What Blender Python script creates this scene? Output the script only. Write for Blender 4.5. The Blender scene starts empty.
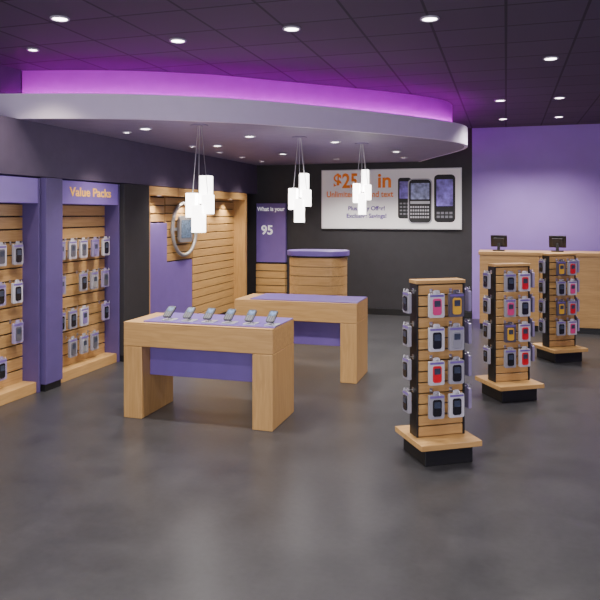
import bpy, bmesh, math, random
from mathutils import Vector, Matrix
random.seed(11)
scene = bpy.context.scene
COL = scene.collection
R = math.radians

# ------------------------------------------------------------ materials
def new_mat(name):
    m = bpy.data.materials.new(name); m.use_nodes = True
    nt = m.node_tree
    return m, nt, nt.nodes['Principled BSDF']

def mat(name, c, rough=0.5, metal=0.0, var=0.12, scale=6.0, emit=None, estr=0.0, bump=0.0):
    m, nt, b = new_mat(name)
    tc = nt.nodes.new('ShaderNodeTexCoord')
    n = nt.nodes.new('ShaderNodeTexNoise'); n.inputs['Scale'].default_value = scale
    n.inputs['Detail'].default_value = 4
    nt.links.new(tc.outputs['Object'], n.inputs['Vector'])
    r = nt.nodes.new('ShaderNodeValToRGB')
    r.color_ramp.elements[0].position = 0.3; r.color_ramp.elements[1].position = 0.7
    r.color_ramp.elements[0].color = (*[x*(1-var) for x in c], 1)
    r.color_ramp.elements[1].color = (*[min(1, x*(1+var)) for x in c], 1)
    nt.links.new(n.outputs['Fac'], r.inputs['Fac'])
    nt.links.new(r.outputs['Color'], b.inputs['Base Color'])
    b.inputs['Roughness'].default_value = rough
    b.inputs['Metallic'].default_value = metal
    if emit:
        b.inputs['Emission Color'].default_value = (*emit, 1)
        b.inputs['Emission Strength'].default_value = estr
    return m

def wood(name, c1, c2, scale=(1.2, 14, 14), rough=0.42):
    m, nt, b = new_mat(name)
    tc = nt.nodes.new('ShaderNodeTexCoord'); mp = nt.nodes.new('ShaderNodeMapping')
    mp.inputs['Scale'].default_value = scale
    n = nt.nodes.new('ShaderNodeTexNoise'); n.inputs['Scale'].default_value = 2.6
    n.inputs['Detail'].default_value = 7; n.inputs['Distortion'].default_value = 0.7
    r = nt.nodes.new('ShaderNodeValToRGB')
    r.color_ramp.elements[0].position = 0.3; r.color_ramp.elements[1].position = 0.7
    r.color_ramp.elements[0].color = (*c1, 1); r.color_ramp.elements[1].color = (*c2, 1)
    nt.links.new(tc.outputs['Object'], mp.inputs['Vector'])
    nt.links.new(mp.outputs['Vector'], n.inputs['Vector'])
    nt.links.new(n.outputs['Fac'], r.inputs['Fac'])
    nt.links.new(r.outputs['Color'], b.inputs['Base Color'])
    b.inputs['Roughness'].default_value = rough
    return m

M = {}
WC1, WC2 = (0.385, 0.218, 0.078), (0.50, 0.300, 0.115)
M['wood'] = wood('maple_veneer', WC1, WC2)
M['wood_v'] = wood('maple_veneer_upright', WC1, WC2, (14, 14, 1.2))
M['purple'] = mat('purple_laminate', (0.150, 0.095, 0.34), 0.4, var=0.05)
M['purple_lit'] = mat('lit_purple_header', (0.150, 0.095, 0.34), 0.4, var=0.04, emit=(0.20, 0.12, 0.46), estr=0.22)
M['purple_mid'] = mat('dusky_purple_panel', (0.085, 0.058, 0.19), 0.5, var=0.06)
M['purple_dark'] = mat('deep_mauve_paint', (0.080, 0.060, 0.115), 0.6, var=0.08)
M['purple_wall'] = mat('lilac_wall_paint', (0.31, 0.19, 0.60), 0.65, var=0.04, scale=2)
M['charcoal'] = mat('charcoal_paint', (0.022, 0.021, 0.025), 0.6, var=0.1)
M['black'] = mat('black_trim', (0.010, 0.010, 0.011), 0.4)
M['groove'] = mat('dark_groove', (0.025, 0.012, 0.006), 0.7)
M['fascia'] = mat('pale_lilac_fascia', (0.76, 0.65, 0.88), 0.5, var=0.02)
M['soffit'] = mat('soffit_underside_paint', (0.25, 0.20, 0.33), 0.6, var=0.06)
M['cove'] = mat('cove_wall_glow_tint', (0.62, 0.001, 0.76), 0.6, var=0.03)  # magenta of the LED glow put into the wall colour
M['grey_panel'] = mat('grey_device_plastic', (0.17, 0.165, 0.19), 0.35, var=0.04)
M['ring_grey'] = mat('silver_grey_ring', (0.30, 0.295, 0.33), 0.3, 0.3, var=0.04)
M['white'] = mat('white_print', (0.92, 0.91, 0.92), 0.5, var=0.02, scale=1.5)
M['pack_white'] = mat('pack_pale_card', (0.52, 0.505, 0.575), 0.22, var=0.08)
M['pack_grey'] = mat('pack_grey_card', (0.30, 0.29, 0.345), 0.22, var=0.08)
M['pack_lilac'] = mat('pack_lilac_card', (0.29, 0.245, 0.42), 0.22, var=0.08)
M['pack_dark'] = mat('pack_dark_card', (0.085, 0.075, 0.11), 0.35, var=0.08)
M['h_black'] = mat('handset_black', (0.012, 0.012, 0.015), 0.25)
M['h_grey'] = mat('handset_grey', (0.10, 0.095, 0.115), 0.3)
M['h_lilac'] = mat('handset_lilac', (0.20, 0.15, 0.36), 0.3)
M['h_red'] = mat('handset_red', (0.58, 0.010, 0.02), 0.3)
M['h_pink'] = mat('handset_pink', (0.60, 0.05, 0.20), 0.3)
M['h_silver'] = mat('handset_silver', (0.40, 0.41, 0.44), 0.3, 0.5)
M['h_steel'] = mat('handset_dark_steel', (0.030, 0.032, 0.040), 0.45, 0.0)
M['h_yellow'] = mat('handset_yellow', (0.65, 0.36, 0.03), 0.3)
M['key'] = mat('printed_keys', (0.16, 0.16, 0.19), 0.4)
M['screen'] = mat('phone_screen', (0.10, 0.15, 0.26), 0.25, var=0.5, scale=40)
M['screen_dark'] = mat('phone_screen_dark', (0.035, 0.045, 0.075), 0.3, var=0.5, scale=40)
M['screen_purple'] = mat('printed_blue_purple_screen', (0.20, 0.14, 0.62), 0.4, var=0.6, scale=9)
M['screen_blue'] = mat('printed_blue_grey_screen', (0.26, 0.30, 0.55), 0.4, var=0.6, scale=12)
M['print_black'] = mat('printed_black', (0.006, 0.006, 0.008), 0.6)
M['print_silver'] = mat('printed_silver', (0.42, 0.42, 0.47), 0.6)
M['chrome'] = mat('brushed_steel', (0.60, 0.60, 0.62), 0.28, 1.0, var=0.05)
M['silver'] = mat('silver_plastic', (0.62, 0.62, 0.66), 0.3, 0.2, var=0.04)
M['gold_text'] = mat('gold_lettering', (0.85, 0.47, 0.08), 0.5, var=0.02, emit=(0.85, 0.45, 0.06), estr=0.3)
M['orange_text'] = mat('orange_lettering', (0.95, 0.25, 0.0), 0.6, var=0.02)
M['purple_text'] = mat('purple_lettering', (0.07, 0.02, 0.26), 0.6, var=0.02)
M['white_text'] = mat('white_lettering', (0.85, 0.83, 0.9), 0.5, var=0.02, emit=(0.9, 0.88, 1.0), estr=0.35)  # slight emission added so the sign letters look brighter
M['lamp_glow'] = mat('lamp_glow_glass', (0.9, 0.9, 0.9), 0.4, var=0.01, emit=(1.0, 0.94, 0.90), estr=8.0)
M['down_glow'] = mat('downlight_lens', (0.9, 0.9, 0.9), 0.4, var=0.01, emit=(1.0, 0.93, 0.88), estr=16.0)
M['led'] = mat('magenta_led', (0.6, 0.1, 0.9), 0.4, var=0.01, emit=(0.90, 0.001, 0.86), estr=20.0)
M['rim'] = mat('downlight_rim', (0.45, 0.42, 0.5), 0.4, var=0.03)

def floor_mat():
    m, nt, b = new_mat('polished_concrete')
    tc = nt.nodes.new('ShaderNodeTexCoord')
    n = nt.nodes.new('ShaderNodeTexNoise'); n.inputs['Scale'].default_value = 2.2
    n.inputs['Detail'].default_value = 9; n.inputs['Roughness'].default_value = 0.7
    n2 = nt.nodes.new('ShaderNodeTexNoise'); n2.inputs['Scale'].default_value = 24
    n2.inputs['Detail'].default_value = 6
    mx = nt.nodes.new('ShaderNodeMath'); mx.operation = 'MULTIPLY_ADD'
    mx.inputs[1].default_value = 0.5
    nt.links.new(tc.outputs['Object'], n.inputs['Vector']); nt.links.new(tc.outputs['Object'], n2.inputs['Vector'])
    nt.links.new(n2.outputs['Fac'], mx.inputs[0]); nt.links.new(n.outputs['Fac'], mx.inputs[2])
    r = nt.nodes.new('ShaderNodeValToRGB')
    r.color_ramp.elements[0].position = 0.45; r.color_ramp.elements[1].position = 1.05
    r.color_ramp.elements[0].color = (0.0195, 0.0198, 0.0225, 1)
    r.color_ramp.elements[1].color = (0.043, 0.0425, 0.0465, 1)
    nt.links.new(mx.outputs[0], r.inputs['Fac']); nt.links.new(r.outputs['Color'], b.inputs['Base Color'])
    rr = nt.nodes.new('ShaderNodeMapRange'); rr.inputs['To Min'].default_value = 0.27; rr.inputs['To Max'].default_value = 0.37
    nt.links.new(n.outputs['Fac'], rr.inputs['Value']); nt.links.new(rr.outputs[0], b.inputs['Roughness'])
    return m
M['floor'] = floor_mat()

def ceil_mat():
    m, nt, b = new_mat('dark_ceiling_tiles')
    tc = nt.nodes.new('ShaderNodeTexCoord')
    br = nt.nodes.new('ShaderNodeTexBrick'); br.offset = 0.0
    br.inputs['Scale'].default_value = 1.0
    br.inputs['Brick Width'].default_value = 0.62; br.inputs['Row Height'].default_value = 0.62
    br.inputs['Mortar Size'].default_value = 0.012
    br.inputs['Color1'].default_value = (0.080, 0.060, 0.105, 1)
    br.inputs['Color2'].default_value = (0.066, 0.050, 0.088, 1)
    br.inputs['Mortar'].default_value = (0.018, 0.013, 0.028, 1)
    nt.links.new(tc.outputs['Object'], br.inputs['Vector'])
    nt.links.new(br.outputs['Color'], b.inputs['Base Color'])
    b.inputs['Roughness'].default_value = 0.8
    return m
M['ceiling'] = ceil_mat()

# ------------------------------------------------------------ mesh builder
class MB:
    def __init__(s): s.bm = bmesh.new()
    def box(s, x0, x1, y0, y1, z0, z1, bev=0.0, mtx=None, seg=2):
        t = bmesh.new()
        v = [t.verts.new((x, y, z)) for z in (z0, z1) for y in (y0, y1) for x in (x0, x1)]
        for f in ((0,2,3,1),(4,5,7,6),(0,1,5,4),(2,6,7,3),(0,4,6,2),(1,3,7,5)):
            t.faces.new([v[i] for i in f])
        if bev: bmesh.ops.bevel(t, geom=list(t.edges), offset=bev, segments=seg, affect='EDGES', profile=0.5)
        s._add(t, mtx); return s
    def prism(s, pts, z0, z1, bev=0.0, mtx=None):
        t = bmesh.new()
        lo = [t.verts.new((p[0], p[1], z0)) for p in pts]; hi = [t.verts.new((p[0], p[1], z1)) for p in pts]
        t.faces.new(lo[::-1]); t.faces.new(hi); n = len(pts)
        for i in range(n): t.faces.new((lo[i], lo[(i+1)%n], hi[(i+1)%n], hi[i]))
        if bev:
            e = [e for e in t.edges if abs(e.verts[0].co.z - e.verts[1].co.z) < 1e-6]
            bmesh.ops.bevel(t, geom=e, offset=bev, segments=2, affect='EDGES', profile=0.5)
        s._add(t, mtx); return s
    def ribbon(s, a, b, z0, z1):
        # solid strip between two plan polylines a (outer) and b (inner)
        s_ = s.bm; n = len(a)
        q = [[s_.verts.new((p[0], p[1], z)) for p in pl] for pl in (a, b) for z in (z0, z1)]
        ao, at, bo, bt = q
        for i in range(n-1):
            for (u, w) in ((ao, at), (at, bt), (bt, bo), (bo, ao)):
                s_.faces.new((u[i], u[i+1], w[i+1], w[i]))
        for k in (0, n-1): s_.faces.new((ao[k], at[k], bt[k], bo[k]))
        bmesh.ops.recalc_face_normals(s_, faces=s_.faces); return s
    def cyl(s, c, axis, L, r, seg=16, r2=None):
        t = bmesh.new()
        bmesh.ops.create_cone(t, cap_ends=True, segments=seg, radius1=r, radius2=r if r2 is None else r2, depth=L)
        rot = Vector((0,0,1)).rotation_difference(Vector(axis).normalized()).to_matrix().to_4x4()
        s._add(t, Matrix.Translation(Vector(c)) @ rot); return s
    def torus(s, c, axis, Rr, r, seg=40, sec=10, sx=1.0):
        t = bmesh.new(); vs = []
        for i in range(seg):
            a = 2*math.pi*i/seg; row = []
            for j in range(sec):
                b = 2*math.pi*j/sec
                row.append(t.verts.new(((Rr + r*math.cos(b))*math.cos(a)*sx, (Rr + r*math.cos(b))*math.sin(a), r*math.sin(b))))
            vs.append(row)
        for i in range(seg):
            for j in range(sec):
                t.faces.new((vs[i][j], vs[(i+1)%seg][j], vs[(i+1)%seg][(j+1)%sec], vs[i][(j+1)%sec]))
        rot = Vector((0,0,1)).rotation_difference(Vector(axis).normalized()).to_matrix().to_4x4()
        s._add(t, Matrix.Translation(Vector(c)) @ rot); return s
    def tube(s, pts, r, sec=8):
        b = s.bm; rows = []; n = len(pts)
        for i, p in enumerate(pts):
            p = Vector(p); a = Vector(pts[max(i-1,0)]); c = Vector(pts[min(i+1,n-1)])
            d = (c-a).normalized(); up = Vector((0,0,1)) if abs(d.z) < 0.9 else Vector((1,0,0))
            u = d.cross(up).normalized(); w = u.cross(d).normalized()
            rows.append([b.verts.new(p + r*(math.cos(2*math.pi*j/sec)*u + math.sin(2*math.pi*j/sec)*w)) for j in range(sec)])
        for i in range(n-1):
            for j in range(sec):
                b.faces.new((rows[i][j], rows[i][(j+1)%sec], rows[i+1][(j+1)%sec], rows[i+1][j]))
        b.faces.new(rows[0][::-1]); b.faces.new(rows[-1])
        bmesh.ops.recalc_face_normals(b, faces=b.faces); return s
    def _add(s, t, mtx):
        if mtx is not None: t.transform(mtx)
        bmesh.ops.recalc_face_normals(t, faces=t.faces)
        me = bpy.data.meshes.new('tmp'); t.to_mesh(me); t.free()
        s.bm.from_mesh(me); bpy.data.meshes.remove(me)
    def mesh(s, name, m, smooth=False):
        me = bpy.data.meshes.new(name); s.bm.to_mesh(me); s.bm.free()
        me.materials.append(m)
        if smooth:
            for p in me.polygons: p.use_smooth = True
        return me
    def build(s, name, m, parent=None, smooth=False):
        o = bpy.data.objects.new(name, s.mesh(name, m, smooth)); COL.objects.link(o); o.parent = parent
        return o

def link_mesh(name, me, parent=None):
    o = bpy.data.objects.new(name, me); COL.objects.link(o); o.parent = parent; return o

def tag(o, label, cat, group=None):
    o['label'] = label; o['category'] = cat
    if group: o['group'] = group
    return o

def thing(name, label, cat, loc=(0,0,0), rz=0.0, group=None):
    o = bpy.data.objects.new(name, None); COL.objects.link(o)
    o.empty_display_size = 0.1
    o.location = loc; o.rotation_euler = (0, 0, rz)
    return tag(o, label, cat, group)

def struct(o): o['kind'] = 'structure'; return o

def text(name, s, m, size, loc, parent, align='CENTER', sx=1.0, bold=0.0):
    cu = bpy.data.curves.new(name, 'FONT'); cu.body = s; cu.size = size; cu.extrude = 0.002
    cu.align_x = align; cu.align_y = 'CENTER'; cu.offset = bold
    t = bpy.data.objects.new('tmp_text', cu); COL.objects.link(t)
    bpy.context.view_layer.update()
    me = bpy.data.meshes.new_from_object(t.evaluated_get(bpy.context.evaluated_depsgraph_get()))
    bpy.data.objects.remove(t); me.name = name
    me.transform(Matrix.Translation(Vector(loc)) @ Matrix.Rotation(R(90), 4, 'X') @ Matrix.Diagonal((sx, 1, 1, 1)))
    me.materials.clear(); me.materials.append(m)
    return link_mesh(name, me, parent)

# ------------------------------------------------------------ the room
CEIL, SOF = 3.64, 3.02
XL, XR, YB, YF = -5.3, 4.0, 13.4, -1.5
struct(MB().box(XL-0.2, XR+0.2, YF, YB+0.2, -0.1, 0).build('floor', M['floor']))
struct(MB().box(XL-0.2, XR+0.2, YF, YB+0.2, CEIL, CEIL+0.1).build('ceiling', M['ceiling']))
struct(MB().box(XL-0.2, XL, YF, YB+0.2, 0, CEIL).build('wall_left', M['purple_dark']))
struct(MB().box(XR, XR+0.2, YF, YB+0.2, 0, CEIL).build('wall_right', M['purple_wall']))
struct(MB().box(XL, -0.62, YB, YB+0.2, 0, CEIL).build('wall_back', M['charcoal']))
struct(MB().box(-0.62, XR, YB, YB+0.2, 0, CEIL).build('wall_back_right', M['purple_wall']))
struct(MB().box(-4.3, -0.62, YB-0.02, YB, 0, 0.12).build('baseboard_back', M['black']))
struct(MB().box(XL, -5.0, YF, YB, 2.42, SOF).build('trim_1', M['purple_dark']))        # bulkhead over the wall bays

ctrl = [(-6.2,5.95),(-5.3,6.02),(-4.2,6.32),(-3.41,6.70),(-2.76,7.17),(-2.02,7.93),(-1.35,8.75),(-0.82,9.55),(-0.57,10.2),(-0.60,10.9),(-0.88,11.7),(-1.28,12.6),(-1.60,13.4),(-1.9,14.2)]
curve = []
for i in range(1, len(ctrl)-2):
    p0, p1, p2, p3 = [Vector((*c, 0)) for c in ctrl[i-1:i+3]]
    for k in range(12):
        t = k/12
        curve.append(0.5*((2*p1)+(p2-p0)*t+(2*p0-5*p1+4*p2-p3)*t*t+(3*p1-p0-3*p2+p3)*t**3))
curve.append(Vector((*ctrl[-2], 0)))
def offset(d, taper=0.0):
    """plan curve moved inwards by d, running out to `taper` of that towards the rounded right end"""
    out = []
    for i, p in enumerate(curve):
        t = (curve[min(i+1, len(curve)-1)] - curve[max(i-1, 0)]).normalized()
        f = min(1.0, max(0.0, (i-39)/39)); f = f*f*(3-2*f)
        q = p + Vector((-t.y, t.x, 0))*d*(1-taper*f)
        q.x = max(q.x, XL); q.y = min(q.y, YB)
        out.append(q)
    return out
c0, c1, c2 = offset(0), offset(0.05), offset(0.50, 0.55)
FH = 0.27
struct(MB().ribbon(c0, c1, SOF, SOF+FH).build('trim_2', M['fascia']))                 # curved fascia lip
struct(MB().prism([(p.x, p.y) for p in c1] + [(XL, YB)], SOF+0.0, SOF+0.05).build('trim_3', M['soffit']))
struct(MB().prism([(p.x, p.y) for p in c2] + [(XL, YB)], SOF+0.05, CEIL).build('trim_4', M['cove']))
cl = offset(0.42, 0.58)[1:-1]
tag(MB().tube([(p.x, p.y, SOF+0.285) for p in cl], 0.016).build('light_strip', M['led']),
    'glowing magenta light strip running along the curved ceiling cove', 'light strip')

# ------------------------------------------------------------ lights
def downlight(x, y, z, label, group, watts, angle=110, r=0.070, col=(1.0, 0.93, 0.87)):
    t = thing('recessed_downlight', label, 'ceiling light', (x, y, z), 0, group)
    b = MB(); b.torus((0,0,-0.006), (0,0,1), r, 0.011 if r > 0.045 else 0.006, 28, 8); b.build('rim', M['rim'], t, True)
    MB().cyl((0,0,-0.005), (0,0,1), 0.008, r-0.008, 28).build('lens', M['down_glow'], t)
    if watts:
        l = bpy.data.lights.new('lamp', 'SPOT'); l.energy = watts; l.spot_size = R(angle); l.spot_blend = 0.8
        l.color = col; l.shadow_soft_size = 0.10 if r > 0.045 else 0.03
        lo = bpy.data.objects.new('lamp', l); COL.objects.link(lo); lo.parent = t; lo.location = (0,0,-0.04)
g = 'recessed downlights in the tiled ceiling'
for x, y, lab in [(-3.57,4.86,'round ceiling downlight nearest the upper left corner of the view'),
                  (-1.81,5.72,'round ceiling downlight in the middle of the tiled ceiling'),
                  (-2.96,5.80,'round ceiling downlight just in front of the magenta cove'),
                  (-0.61,5.76,'round ceiling downlight right of centre, above the nearest display tower'),
                  (-0.08,10.2,'round ceiling downlight just right of the curved soffit end'),
                  (-0.05,12.2,'round ceiling downlight nearest the lilac back wall, left one'),
                  (0.72,10.2,'round ceiling downlight above the farthest display tower'),
                  (0.85,12.2,'round ceiling downlight nearest the lilac back wall, right one'),
                  (0.45,7.6,'round ceiling downlight above the second display tower')]:
    downlight(x, y, CEIL, lab, g, 330, 120)
for x, y in [(-3.2,3.0),(-1.2,3.0),(0.8,3.0),(-3.2,1.0),(-1.2,1.0),(0.8,1.0),(2.4,5.2),(2.4,8.5)]:
    downlight(x, y, CEIL, 'round ceiling downlight in the ceiling rows above the front of the shop', g, 230, 130)
g2 = 'recessed downlights under the curved soffit'
for x, y, lab in [(-4.1,7.2,'round soffit downlight nearest the lettered wall bay'),
                  (-3.2,8.3,'round soffit downlight between the first and second pendant clusters'),
                  (-2.3,9.3,'round soffit downlight between the second and third pendant clusters'),
                  (-4.1,9.3,'round soffit downlight in front of the bay with the ring'),
                  (-3.6,10.9,'round soffit downlight above the left side of the rounded podium'),
                  (-1.7,11.0,'round soffit downlight in front of the poster, right of the pendants')]:
    downlight(x, y, SOF, lab, g2, 170)
g3 = 'small spot lights washing the left wall bays'
for y, lab in [(5.7,'small wall washing spot above the leftmost wall bay'),(7.45,'small wall washing spot above the lettered wall bay'),
               (9.3,'small wall washing spot above the first bay of the wooden display'),(10.3,'small wall washing spot above the bay with the ring'),
               (11.3,'small wall washing spot left of the far slatted bay'),(12.3,'small wall washing spot right of the far slatted bay')]:
    downlight(-4.5, y, SOF if y > 6.6 else CEIL, lab, g3, 150, 105, 0.05, (1.0, 0.88, 0.70))
for y, lab in [(9.30,'tiny spot under the wooden beam, nearest the charcoal divider'),(10.30,'tiny spot under the wooden beam, above the ring display'),
               (11.30,'tiny spot under the wooden beam, left end of the far slatted bay'),(12.10,'tiny spot under the wooden beam, right end of the far slatted bay')]:
    downlight(-5.06, y, 2.279, lab, 'tiny spots under the beam of the wooden bays', 55, 130, 0.035, (1.0, 0.86, 0.64))
for x, lab in [(-3.0,'small spot above the left half of the poster'),(-1.75,'small spot above the right half of the poster')]:
    downlight(x, 12.2, SOF, lab, 'small spots above the poster', 320, 130, 0.05)

w = bpy.data.worlds.new('World'); scene.world = w; w.use_nodes = True
w.node_tree.nodes['Background'].inputs['Color'].default_value = (0.85, 0.80, 0.90, 1)
w.node_tree.nodes['Background'].inputs['Strength'].default_value = 0.6
al = bpy.data.lights.new('front_fill_light', 'AREA'); al.shape = 'RECTANGLE'; al.size = 8.0; al.size_y = 2.8
al.energy = 280; al.color = (0.97, 0.95, 1.0)
ao = bpy.data.objects.new('front_fill_light', al); COL.objects.link(ao)
ao.location = (-0.6, -1.4, 1.9); ao.rotation_euler = (R(94), 0, 0)      # added fill light behind the camera, brightens surfaces facing it

# ------------------------------------------------------------ packs
def rrect(w, h, r, n=5):
    pts = []
    for cx, cy, a0 in ((w/2-r, h/2-r, 0), (-w/2+r, h/2-r, 90), (-w/2+r, -h/2+r, 180), (w/2-r, -h/2+r, 270)):
        for k in range(n+1):
            a = R(a0 + 90*k/n); pts.append((cx + r*math.cos(a), cy + r*math.sin(a)))
    return pts
UP = Matrix.Rotation(R(90), 4, 'X')      # plan outline -> upright, facing -y
PW, PH, PD = 0.118, 0.20, 0.026
def card_mesh(m):
    b = MB()
    b.prism(rrect(PW, PH-0.03, 0.008), -PD/2, PD/2, 0.003, Matrix.Translation((0,0,(PH-0.03)/2)) @ UP)
    b.prism(rrect(0.05, 0.05, 0.012), -0.003, 0.003, 0, Matrix.Translation((0,0,PH-0.03)) @ UP)
    return b.mesh('card', m)
cards = {k: card_mesh(M[k]) for k in ('pack_white','pack_grey','pack_lilac','pack_dark')}
def handset_mesh(m):
    b = MB(); b.prism(rrect(0.066, 0.118, 0.014), -0.005, 0.005, 0.002, Matrix.Translation((0,-PD/2-0.004,0.078)) @ UP)
    return b.mesh('handset', m)
hands = {k: handset_mesh(M[k]) for k in ('h_black','h_grey','h_lilac','h_red','h_pink','h_silver','h_yellow')}
b = MB(); b.prism(rrect(0.048, 0.044, 0.004), -0.001, 0.001, 0, Matrix.Translation((0,-PD/2-0.0098,0.100)) @ UP)
screen_me = b.mesh('screen', M['screen_dark'])
b = MB(); b.box(-PW/2+0.006, PW/2-0.006, -PD/2-0.002, -PD/2+0.001, 0.148, 0.163)
band_me = b.mesh('printed_band', M['purple'])
def hook_mesh(L):
    hb = MB(); hb.cyl((0,-L/2,0), (0,1,0), L, 0.0035, 8); hb.cyl((0,-L+0.002,0.01), (0,0.3,1), 0.024, 0.0035, 8)
    hb.box(-0.012, 0.012, -0.006, 0.0, -0.02, 0.02)
    return hb.mesh('hook', M['chrome'])
hook_long, hook_short = hook_mesh(0.16), hook_mesh(0.085)

def pack(mtx, card, hand, label, group):
    t = thing('phone_pack', label, 'phone pack', (0,0,0), 0, group); t.matrix_world = mtx
    c = link_mesh('card', cards[card], t)
    link_mesh('printed_band', band_me, c)
    h = link_mesh('handset', hands[hand], t); link_mesh('screen', screen_me, h)
    return t
def hang(root_m, root, x, y, z, rz, card, hand, label, group, ws=1.0, d=0.10):
    """a hook on the fixture at (x, y, z) with a pack hanging on it; faces -y turned by rz"""
    L = Matrix.Translation((x, y, z)) @ Matrix.Rotation(rz, 4, 'Z')
    h = link_mesh('hook', hook_long if d > 0.08 else hook_short, root); h.matrix_basis = L
    pack(root_m @ L @ Matrix.Translation((0, -d, (-PH+0.022)*ws)) @ Matrix.Diagonal((ws,1,ws,1)), card, hand, label, group)

# ------------------------------------------------------------ left wall display bays
def slats(x0, x1, y0, y1, z0, z1, pitch, gap=0.016):
    b = MB(); z = z0
    while z < z1 - 0.02:
        b.box(x0, x1, y0, y1, z, min(z+pitch-gap, z1), 0.003, seg=1); z += pitch
    return b
ROWN = ['bottom row', 'third row', 'second row', 'top row']
def bay(label, yc, w, header=None):
    t = thing('wall_display_bay', label, 'display unit', (-5.0, yc, 0), R(90), 'slatted display bays along the left wall')
    MB().box(-w/2+0.03, w/2-0.03, 0.25, 0.29, 0, 2.40).build('back_panel', M['groove'], t)
    slats(-w/2+0.03, w/2-0.03, 0.215, 0.25, 0.12, 2.12, 0.143).build('slat_panel', M['wood'], t)
    for s in (-1, 1):
        x = s*(w/2-0.015); MB().box(x-0.015, x+0.015, 0.0, 0.29, 0, 2.40, 0.003).build('side_panel', M['purple_mid'], t)
    MB().box(-w/2+0.03, w/2-0.03, 0.03, 0.25, 0, 0.12, 0.004).build('base', M['wood'], t)
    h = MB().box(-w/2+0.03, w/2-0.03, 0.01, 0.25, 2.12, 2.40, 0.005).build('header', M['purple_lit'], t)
    if header: text('lettering', header, M['gold_text'], 0.150, (0, 0.006, 2.265), h, sx=1.25, bold=0.003)
    return t
bayA = bay('leftmost slatted wall bay with hanging phone packs, cut off by the picture edge', 5.69, 1.54)
bayB = bay('slatted wood wall bay under the purple header reading Value Packs', 7.45, 1.30, 'Value Packs')
zs = [0.47, 0.82, 1.26, 1.68]
COLN = {3: ['leftmost', 'middle', 'rightmost'], 4: ['leftmost', 'second', 'third', 'rightmost'],
        5: ['leftmost', 'second', 'middle', 'fourth', 'rightmost']}
EMPTY = {(0, 0), (0, 4), (1, 3), (2, 1)}       # bare spots (row, column) on the slats
bpy.context.view_layer.update()
for bayX, sp, who in ((bayB, 0.235, 'lettered wall bay'), (bayA, 0.27, 'leftmost wall bay')):
    for r, z in enumerate(zs):
        ks = [k for k in range(5) if (r, k) not in EMPTY]
        for q, k in enumerate(ks):
            hang(bayX.matrix_world, bayX, sp*(k-2)+random.uniform(-0.015, 0.015), 0.215, z, 0, random.choice(['pack_white','pack_grey','pack_white','pack_lilac','pack_grey']),
                 random.choice(['h_black','h_silver','h_grey','h_grey','h_lilac','h_black']),
                 f'{COLN[len(ks)][q]} hanging phone pack in the {ROWN[r]} of the {who}', f'phone packs in the {who}', 1.30)
# pilasters
def pilaster(y0, y1, m, label):
    t = thing('divider_panel', label, 'divider panel', (-5.0, (y0+y1)/2, 0), R(90), 'upright dividers between the wall bays')
    w = y1-y0
    MB().box(-w/2, w/2, -0.06, 0.29, 0.08, 2.41, 0.006).build('panel', m, t)
    MB().box(-w/2+0.01, w/2-0.01, -0.04, 0.29, 0, 0.08).build('kick_plate', M['black'], t)
pilaster(6.48, 6.78, M['purple_mid'], 'dark purple upright divider panel left of the lettered wall bay')
pilaster(8.11, 8.79, M['charcoal'], 'dark charcoal upright divider right of the lettered wall bay')
# wooden feature bays
t = thing('wall_display_bay', 'wood slatted wall bay with a purple lower panel behind the first pendant', 'display unit', (-5.0, 9.29, 0), R(90), 'wooden feature bays on the left wall')
MB().box(-0.48, 0.48, 0.25, 0.29, 0, 2.40).build('back_panel', M['groove'], t)
slats(-0.40, 0.47, 0.215, 0.25, 1.88, 2.28, 0.13).build('slat_panel', M['wood'], t)
MB().box(-0.40, 0.47, 0.17, 0.25, 0.1, 1.86, 0.006).build('lower_panel', M['purple'], t)
MB().box(-0.48, -0.40, -0.02, 0.25, 0, 2.28, 0.004).build('post', M['wood_v'], t)
MB().box(-0.48, 0.47, -0.02, 0.25, 2.28, 2.41, 0.004).build('top_beam', M['wood'], t)
t = thing('wall_display_bay', 'wood slatted bay carrying a large silver grey ring display on the left wall', 'display unit', (-5.0, 10.27, 0), R(90), 'wooden feature bays on the left wall')
MB().box(-0.48, 0.48, 0.25, 0.29, 0, 2.40).build('back_panel', M['groove'], t)
slats(-0.48, 0.48, 0.215, 0.25, 1.24, 2.28, 0.13).build('slat_panel', M['wood'], t)
MB().box(-0.48, 0.48, 0.21, 0.25, 0.1, 1.22, 0.006).build('lower_panel', M['purple'], t)
MB().box(-0.48, 0.48, -0.02, 0.25, 2.28, 2.41, 0.004).build('top_beam', M['wood'], t)
dv = thing('ring_display', 'large silver grey ring around a dark device on the slatted left wall', 'wall display', (-5.0, 10.34, 0), R(90))
RX = 0.04
b = MB(); b.torus((RX, 0.170, 1.75), (0,1,0), 0.44, 0.030, 48, 12); b.build('ring', M['ring_grey'], dv, True)
MB().box(RX-0.44, RX+0.44, 0.190, 0.210, 1.725, 1.775, 0.004).build('crossbar', M['ring_grey'], dv)
DV = Matrix.Translation((RX, 0.165, 1.75)) @ UP
dd = MB().prism(rrect(0.48, 0.44, 0.06, 6), -0.018, 0.025, 0.006, DV).build('device', M['grey_panel'], dv)
MB().prism(rrect(0.36, 0.30, 0.03, 4), 0.025, 0.028, 0, DV).build('screen', M['screen'], dd)
t = thing('wall_display_bay', 'far wood slatted wall bay between the silver grey ring display and the corner', 'display unit', (-5.0, 11.77, 0), R(90), 'wooden feature bays on the left wall')
MB().box(-1.0, 1.0, 0.25, 0.29, 0, 2.40).build('back_panel', M['groove'], t)
slats(-1.0, 0.9, 0.215, 0.25, 0.1, 2.28, 0.143).build('slat_panel', M['wood'], t)
MB().box(0.9, 1.0, -0.02, 0.25, 0, 2.28, 0.004).build('post', M['wood_v'], t)
MB().box(-1.0, 1.0, -0.02, 0.25, 2.28, 2.41, 0.004).build('top_beam', M['wood'], t)

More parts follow.
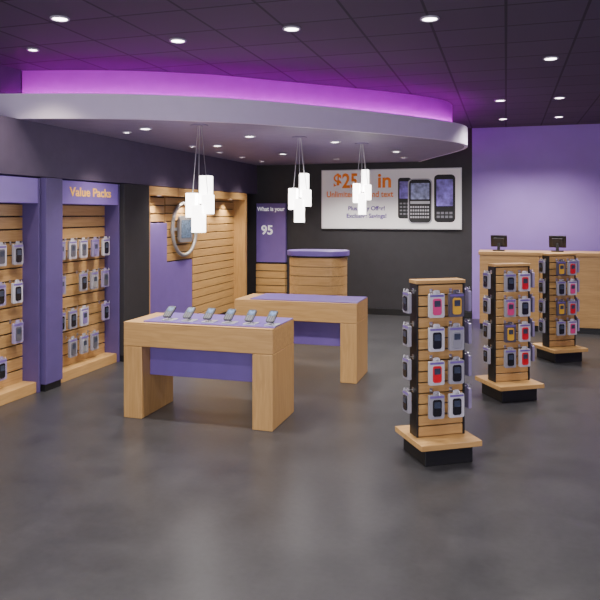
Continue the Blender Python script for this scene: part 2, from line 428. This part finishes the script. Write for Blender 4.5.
# corner panel on the back wall
t = thing('sign_panel', 'tall purple sign panel with white lettering in the back left corner', 'sign', (-4.66, YB, 0), 0)
p = MB().box(-0.32, 0.32, -0.10, 0.0, 1.0, 2.22, 0.006).build('panel', M['purple'], t)
text('lettering', "What is your", M['white_text'], 0.118, (0, -0.102, 2.10), p, sx=0.95, bold=0.003)
text('lettering', '95', M['white_text'], 0.26, (-0.08, -0.102, 1.66), p, bold=0.006)
slats(-0.32, 0.32, -0.12, 0.0, 0.08, 0.99, 0.15).build('slat_panel', M['wood'], t)
MB().box(-0.31, 0.31, -0.09, 0.0, 0, 0.08).build('kick_plate', M['black'], t)

# ------------------------------------------------------------ poster
t = thing('poster_board', 'wide white poster with orange price lettering and mobile phones on the dark wall', 'poster', (-2.2, YB, 1.70), 0)
PWd, PHt = 2.78, 1.19
MB().box(-PWd/2, PWd/2, -0.05, 0, 0, PHt, 0.006).build('frame', M['silver'], t)
pr = MB().box(-PWd/2+0.02, PWd/2-0.02, -0.055, -0.045, 0.02, PHt-0.02).build('printed_sheet', M['white'], t)
F = -0.058
text('lettering', '$25', M['orange_text'], 0.40, (-1.14, F, 0.95), pr, align='LEFT', sx=0.84, bold=0.010)
text('lettering', 'in', M['orange_text'], 0.40, (-0.24, F, 0.95), pr, align='LEFT', bold=0.010)
text('lettering', 'Unlimited talk and text', M['orange_text'], 0.165, (-1.28, F, 0.69), pr, align='LEFT', sx=0.88, bold=0.003)
text('lettering', 'Plus, Stay Offer!', M['purple_text'], 0.115, (-0.46, F, 0.41), pr, bold=0.003)
text('lettering', 'Exclusive Savings!', M['purple_text'], 0.115, (-0.46, F, 0.26), pr, bold=0.003)
def printed_phone(x, z, w, h, kind, lift=0.0):
    tr = Matrix.Translation((x, F-lift, z)) @ UP
    bdy = MB().prism(rrect(w, h, w*0.2), -0.002, 0.003, 0, tr).build('printed_phone', M['print_silver' if kind == 1 else 'print_black'], pr)
    MB().prism(rrect(w*0.90, h*0.95, w*0.17), 0.003, 0.0042, 0, tr).build('phone_face', M['print_black'], bdy)
    if kind == 1:
        MB().prism(rrect(w*0.76, h*0.36, 0.01), 0.0042, 0.006, 0, tr @ Matrix.Translation((0, h*0.22, 0))).build('screen', M['screen_blue'], bdy)
        MB().prism(rrect(w*0.80, h*0.06, 0.01), 0.0042, 0.006, 0, tr @ Matrix.Translation((0, -h*0.03, 0))).build('button_bar', M['print_silver'], bdy)
        k = MB()
        for i in range(4):
            for j in range(8):
                k.box(-w*0.40+j*w*0.1, -w*0.40+j*w*0.1+w*0.065, -h*0.15-i*h*0.075, -h*0.15-i*h*0.075+h*0.04, 0.0042, 0.006, 0, tr)
        k.build('keypad', M['print_silver'], bdy)
    elif kind == 0:
        MB().prism(rrect(w*0.76, h*0.42, 0.01), 0.0042, 0.0055, 0, tr @ Matrix.Translation((0, h*0.20, 0))).build('screen', M['screen_purple'], bdy)
        k = MB()
        for i in range(4):
            for j in range(3):
                k.box(-w*0.36+j*w*0.26, -w*0.36+j*w*0.26+w*0.18, -h*0.15-i*h*0.085, -h*0.15-i*h*0.085+h*0.04, 0.0042, 0.0055, 0, tr)
        k.build('keypad', M['key'], bdy)
    else:
        MB().prism(rrect(w*0.78, h*0.56, 0.012), 0.0042, 0.0055, 0, tr @ Matrix.Translation((0, h*0.12, 0))).build('screen', M['screen_purple'], bdy)
        k = MB()
        for i in range(2):
            for j in range(4): k.box(-w*0.38+j*w*0.2, -w*0.38+j*w*0.2+w*0.15, -h*0.33-i*h*0.08, -h*0.28-i*h*0.08, 0.0042, 0.0055, 0, tr)
        k.build('keypad', M['key'], bdy)
printed_phone(0.30, 0.61, 0.26, 0.80, 0)
printed_phone(0.60, 0.55, 0.47, 0.88, 1, 0.006)
printed_phone(1.07, 0.60, 0.40, 0.92, 2)

# ------------------------------------------------------------ demo tables
TW, TD, TH = 1.55, 0.66, 0.94
def demo_table(x, y, label):
    t = thing('demo_table', label, 'table', (x, y, 0), 0, 'wooden slab leg demonstration tables')
    MB().box(-TW/2, TW/2, 0, TD, TH-0.235, TH-0.012, 0.006).build('apron', M['wood'], t)
    MB().box(-TW/2, TW/2, 0, TD, TH-0.011, TH, 0.002).build('tabletop', M['wood'], t)
    MB().box(-TW/2+0.19, TW/2-0.003, 0.05, TD-0.02, TH, TH+0.012, 0.003).build('inlay', M['purple'], t)
    for x0 in (-TW/2, TW/2-0.20):
        MB().box(x0, x0+0.20, 0.0, TD, 0.0, TH-0.236, 0.006).build('leg', M['wood_v'], t)
    MB().box(-TW/2+0.201, TW/2-0.201, 0.16, 0.19, 0.40, TH-0.236, 0.003).build('modesty_panel', M['purple'], t)
    return t
demo_table(-2.825, 5.90, 'nearest wooden demo table with purple top carrying a row of phones')
demo_table(-2.455, 7.85, 'second wooden demo table, behind and right of the one carrying phones')
names = ['leftmost', 'second from left', 'third from left', 'third from right', 'second from right', 'rightmost']
b = MB(); b.box(-0.06, 0.06, -0.065, 0.065, 0, 0.012, 0.004); plate_me = b.mesh('base_plate', M['silver'])
ang = R(32)
HOLD = Matrix.Translation((0, 0, 0.074)) @ Matrix.Rotation(ang, 4, 'X')
b = MB(); b.cyl((0, 0.006, 0.040), (0, -0.1, 1), 0.062, 0.016, 12); post_me = b.mesh('post', M['chrome'])
b = MB(); b.prism(rrect(0.066, 0.11, 0.01), -0.008, 0, 0.002, HOLD); cr_me = b.mesh('cradle', M['silver'])
b = MB(); b.prism(rrect(0.084, 0.160, 0.014), 0.0005, 0.0165, 0.003); ph_me = b.mesh('handset', M['h_steel'])
b = MB(); b.prism(rrect(0.058, 0.062, 0.005), 0.0165, 0.018, 0, Matrix.Translation((0,0.032,0))); ps_me = b.mesh('screen', M['screen'])
b = MB()
for i in range(4):
    for j in range(3): b.box(-0.028+j*0.021, -0.028+j*0.021+0.013, -0.066+i*0.016, -0.066+i*0.016+0.008, 0.0165, 0.0182)
pk_me = b.mesh('keypad', M['key'])
for i in range(6):
    x = -3.18 + i*0.214; y = 6.06; z0 = TH+0.012
    s = thing('phone_stand', f'{names[i]} small silver stand holding a phone on the purple table top', 'phone stand', (x, y, z0), 0, 'phone stands on the nearest table')
    link_mesh('base_plate', plate_me, s); link_mesh('post', post_me, s); link_mesh('cradle', cr_me, s)
    p = thing('mobile_phone', f'{names[i]} dark mobile phone tilted on a stand on the purple table top', 'phone', (0,0,0), 0, 'demo phones on the nearest table')
    p.matrix_world = Matrix.Translation((x, y, z0)) @ HOLD
    h = link_mesh('handset', ph_me, p); link_mesh('screen', ps_me, p); link_mesh('keypad', pk_me, p)

# ------------------------------------------------------------ rounded podium at the back
t = thing('display_podium', 'tall rounded purple topped podium with wood slats behind the second table', 'podium', (-2.97, 10.85, 0), 0)
MB().prism(rrect(0.86, 0.56, 0.24, 8), 0, 0.10).build('plinth', M['black'], t)
b = MB(); z = 0.10
while z < 1.18: b.prism(rrect(0.94, 0.64, 0.27, 8), z, z+0.142, 0.004); z += 0.15
b.build('body', M['wood'], t)
MB().prism(rrect(0.88, 0.58, 0.25, 8), 0.10, 1.32).build('core', M['groove'], t)
MB().prism(rrect(1.02, 0.70, 0.30, 8), 1.32, 1.40, 0.008).build('top', M['purple'], t)

# ------------------------------------------------------------ pendant clusters
def pendant(x, y, up, sw, label):
    t = thing('pendant_cluster', label, 'pendant lamp', (x, y, SOF), 0, 'glowing block pendants under the soffit')
    MB().cyl((0,0,-0.006), (0,0,1), 0.012, 0.10, 28).build('canopy', M['soffit'], t)
    for (dx, dy, z0, z1, hw) in ((0.02, -0.06, 1.79, 2.10, 0.062), (-0.095, 0.02, 1.96, 2.24, 0.060), (0.05, 0.07, 2.12, 2.44, 0.060), (0.118, -0.03, 2.00, 2.22, 0.055)):
        z0 += up; z1 += up; dx *= sw; dy *= sw; hw *= sw
        MB().box(dx-hw, dx+hw, dy-hw, dy+hw, z0-SOF, z1-SOF, 0.008).build('shade', M['lamp_glow'], t)
        c = MB(); c.cyl((dx*0.6, dy*0.6, (z1-SOF)/2-0.006), (dx*0.8, dy*0.8, z1-SOF), -(z1-SOF)-0.012, 0.0035, 8)
        c.build('cable', M['chrome'], t)
pendant(-3.36, 7.12, 0.0, 1.02, 'largest looking glowing block pendant, nearest, above the phone table')
pendant(-2.62, 8.62, 0.10, 0.92, 'middle glowing block pendant, above the second table')
pendant(-1.99, 9.64, 0.20, 0.80, 'farthest glowing block pendant, hanging in front of the poster')

# ------------------------------------------------------------ display towers
def tower(loc, which, place, colours, rz=R(31.85)):
    t = thing('display_tower', which, 'display stand', (*loc, 0), rz, 'freestanding slatted display towers')
    MB().box(-0.21, 0.21, -0.21, 0.21, 0, 0.14, 0.005).build('plinth', M['black'], t)
    MB().box(-0.265, 0.265, -0.265, 0.265, 0.14, 0.185, 0.004).build('tray', M['wood'], t)
    MB().box(-0.20, 0.20, -0.035, 0.035, 0.185, 1.43).build('core', M['groove'], t)
    slats(-0.198, 0.198, -0.065, -0.035, 0.19, 1.43, 0.0885, 0.010).build('slat_panel', M['wood'], t)
    slats(-0.198, 0.198, 0.035, 0.065, 0.19, 1.43, 0.0885, 0.010).build('slat_panel', M['wood'], t)
    for s in (-1, 1):
        MB().box(s*0.2075-0.0075, s*0.2075+0.0075, -0.07, 0.07, 0.185, 1.43, 0.002).build('upright', M['black'], t)
    MB().box(-0.22, 0.22, -0.075, 0.075, 1.43, 1.46, 0.004).build('cap', M['wood'], t)
    bpy.context.view_layer.update(); mw = t.matrix_world.copy()
    g = 'phone packs on the ' + place
    n = 0
    for r, z in enumerate((0.56, 0.83, 1.10, 1.37)):
        for k, x in enumerate((-0.09, 0.085)):
            c, h = colours[n % len(colours)]; n += 1
            hang(mw, t, x, -0.065, z, 0, c, h, f'{["left","right"][k]} front phone pack in the {ROWN[r]} of the {place}', g, 1.12)
    for r, z in enumerate((0.56, 0.83, 1.10, 1.37)):
        for k, s in enumerate((-1, 1)):
            hang(mw, t, s*0.215, 0, z, R(90)*s, 'pack_lilac' if s > 0 else 'pack_grey', 'h_black',
                 f'phone pack on the {["left","right"][k]} end, {ROWN[r]} of the {place}', g, 1.0, 0.055)
tower((-0.545, 5.72), 'nearest slatted wood display tower with phone packs on black plinth', 'nearest display tower',
      [('pack_grey','h_black'),('pack_white','h_black'),('pack_white','h_red'),('pack_grey','h_black'),('pack_white','h_black'),('pack_grey','h_silver'),('pack_white','h_pink'),('pack_dark','h_yellow')])
tower((0.03, 7.79), 'middle slatted wood display tower, between the nearest and the farthest', 'middle display tower',
      [('pack_grey','h_black'),('pack_white','h_red'),('pack_dark','h_yellow'),('pack_white','h_red'),('pack_grey','h_pink'),('pack_white','h_black')])
tower((0.70, 10.0), 'farthest slatted wood display tower, in front of the service counter', 'farthest display tower',
      [('pack_grey','h_black'),('pack_white','h_pink'),('pack_dark','h_yellow'),('pack_grey','h_red')])

# ------------------------------------------------------------ service counter
t = thing('service_counter', 'long wooden service counter in front of the lilac back wall', 'counter', (-0.46, 12.2, 0), 0)
MB().box(0.03, 3.0, 0.05, 0.62, 0, 0.1).build('kick_plate', M['black'], t)
for k in range(3):
    MB().box(0.02+k*0.995, 0.02+k*0.995+0.985, 0.02, 0.62, 0.1, 1.29, 0.004).build('front_panel', M['wood'], t)
MB().box(0, 3.03, 0, 0.66, 1.29, 1.35, 0.006).build('countertop', M['wood'], t)
def terminal(x, label):
    t = thing('till_monitor', label, 'monitor', (x, 12.5, 1.35), R(172), 'till monitors on the service counter')
    MB().prism(rrect(0.20, 0.16, 0.03), 0, 0.02, 0.004).build('foot', M['black'], t)
    MB().box(-0.025, 0.025, 0.0, 0.03, 0.02, 0.14, 0.004).build('neck', M['black'], t)
    tl = Matrix.Translation((0, -0.02, 0.17)) @ Matrix.Rotation(R(-14), 4, 'X')
    MB().box(-0.14, 0.14, -0.015, 0.02, -0.10, 0.11, 0.008, tl).build('housing', M['black'], t)
    MB().box(-0.09, 0.09, 0.02, 0.045, -0.07, 0.07, 0.008, tl).build('rear_cover', M['charcoal'], t)
    MB().box(-0.12, 0.12, -0.018, -0.014, -0.075, 0.09, 0, tl).build('screen', M['screen'], t)
terminal(-0.12, 'left dark till monitor on the wooden service counter')
terminal(0.85, 'right dark till monitor on the wooden service counter')

# ------------------------------------------------------------ camera
cam = bpy.data.cameras.new('Camera'); co = bpy.data.objects.new('Camera', cam); COL.objects.link(co)
co.location = (0, 0, 2.0); co.rotation_euler = (R(90), 0, R(16.85))
cam.sensor_width = 36; cam.lens = 680/600*36; cam.shift_y = -86/600
cam.clip_end = 100
scene.camera = co
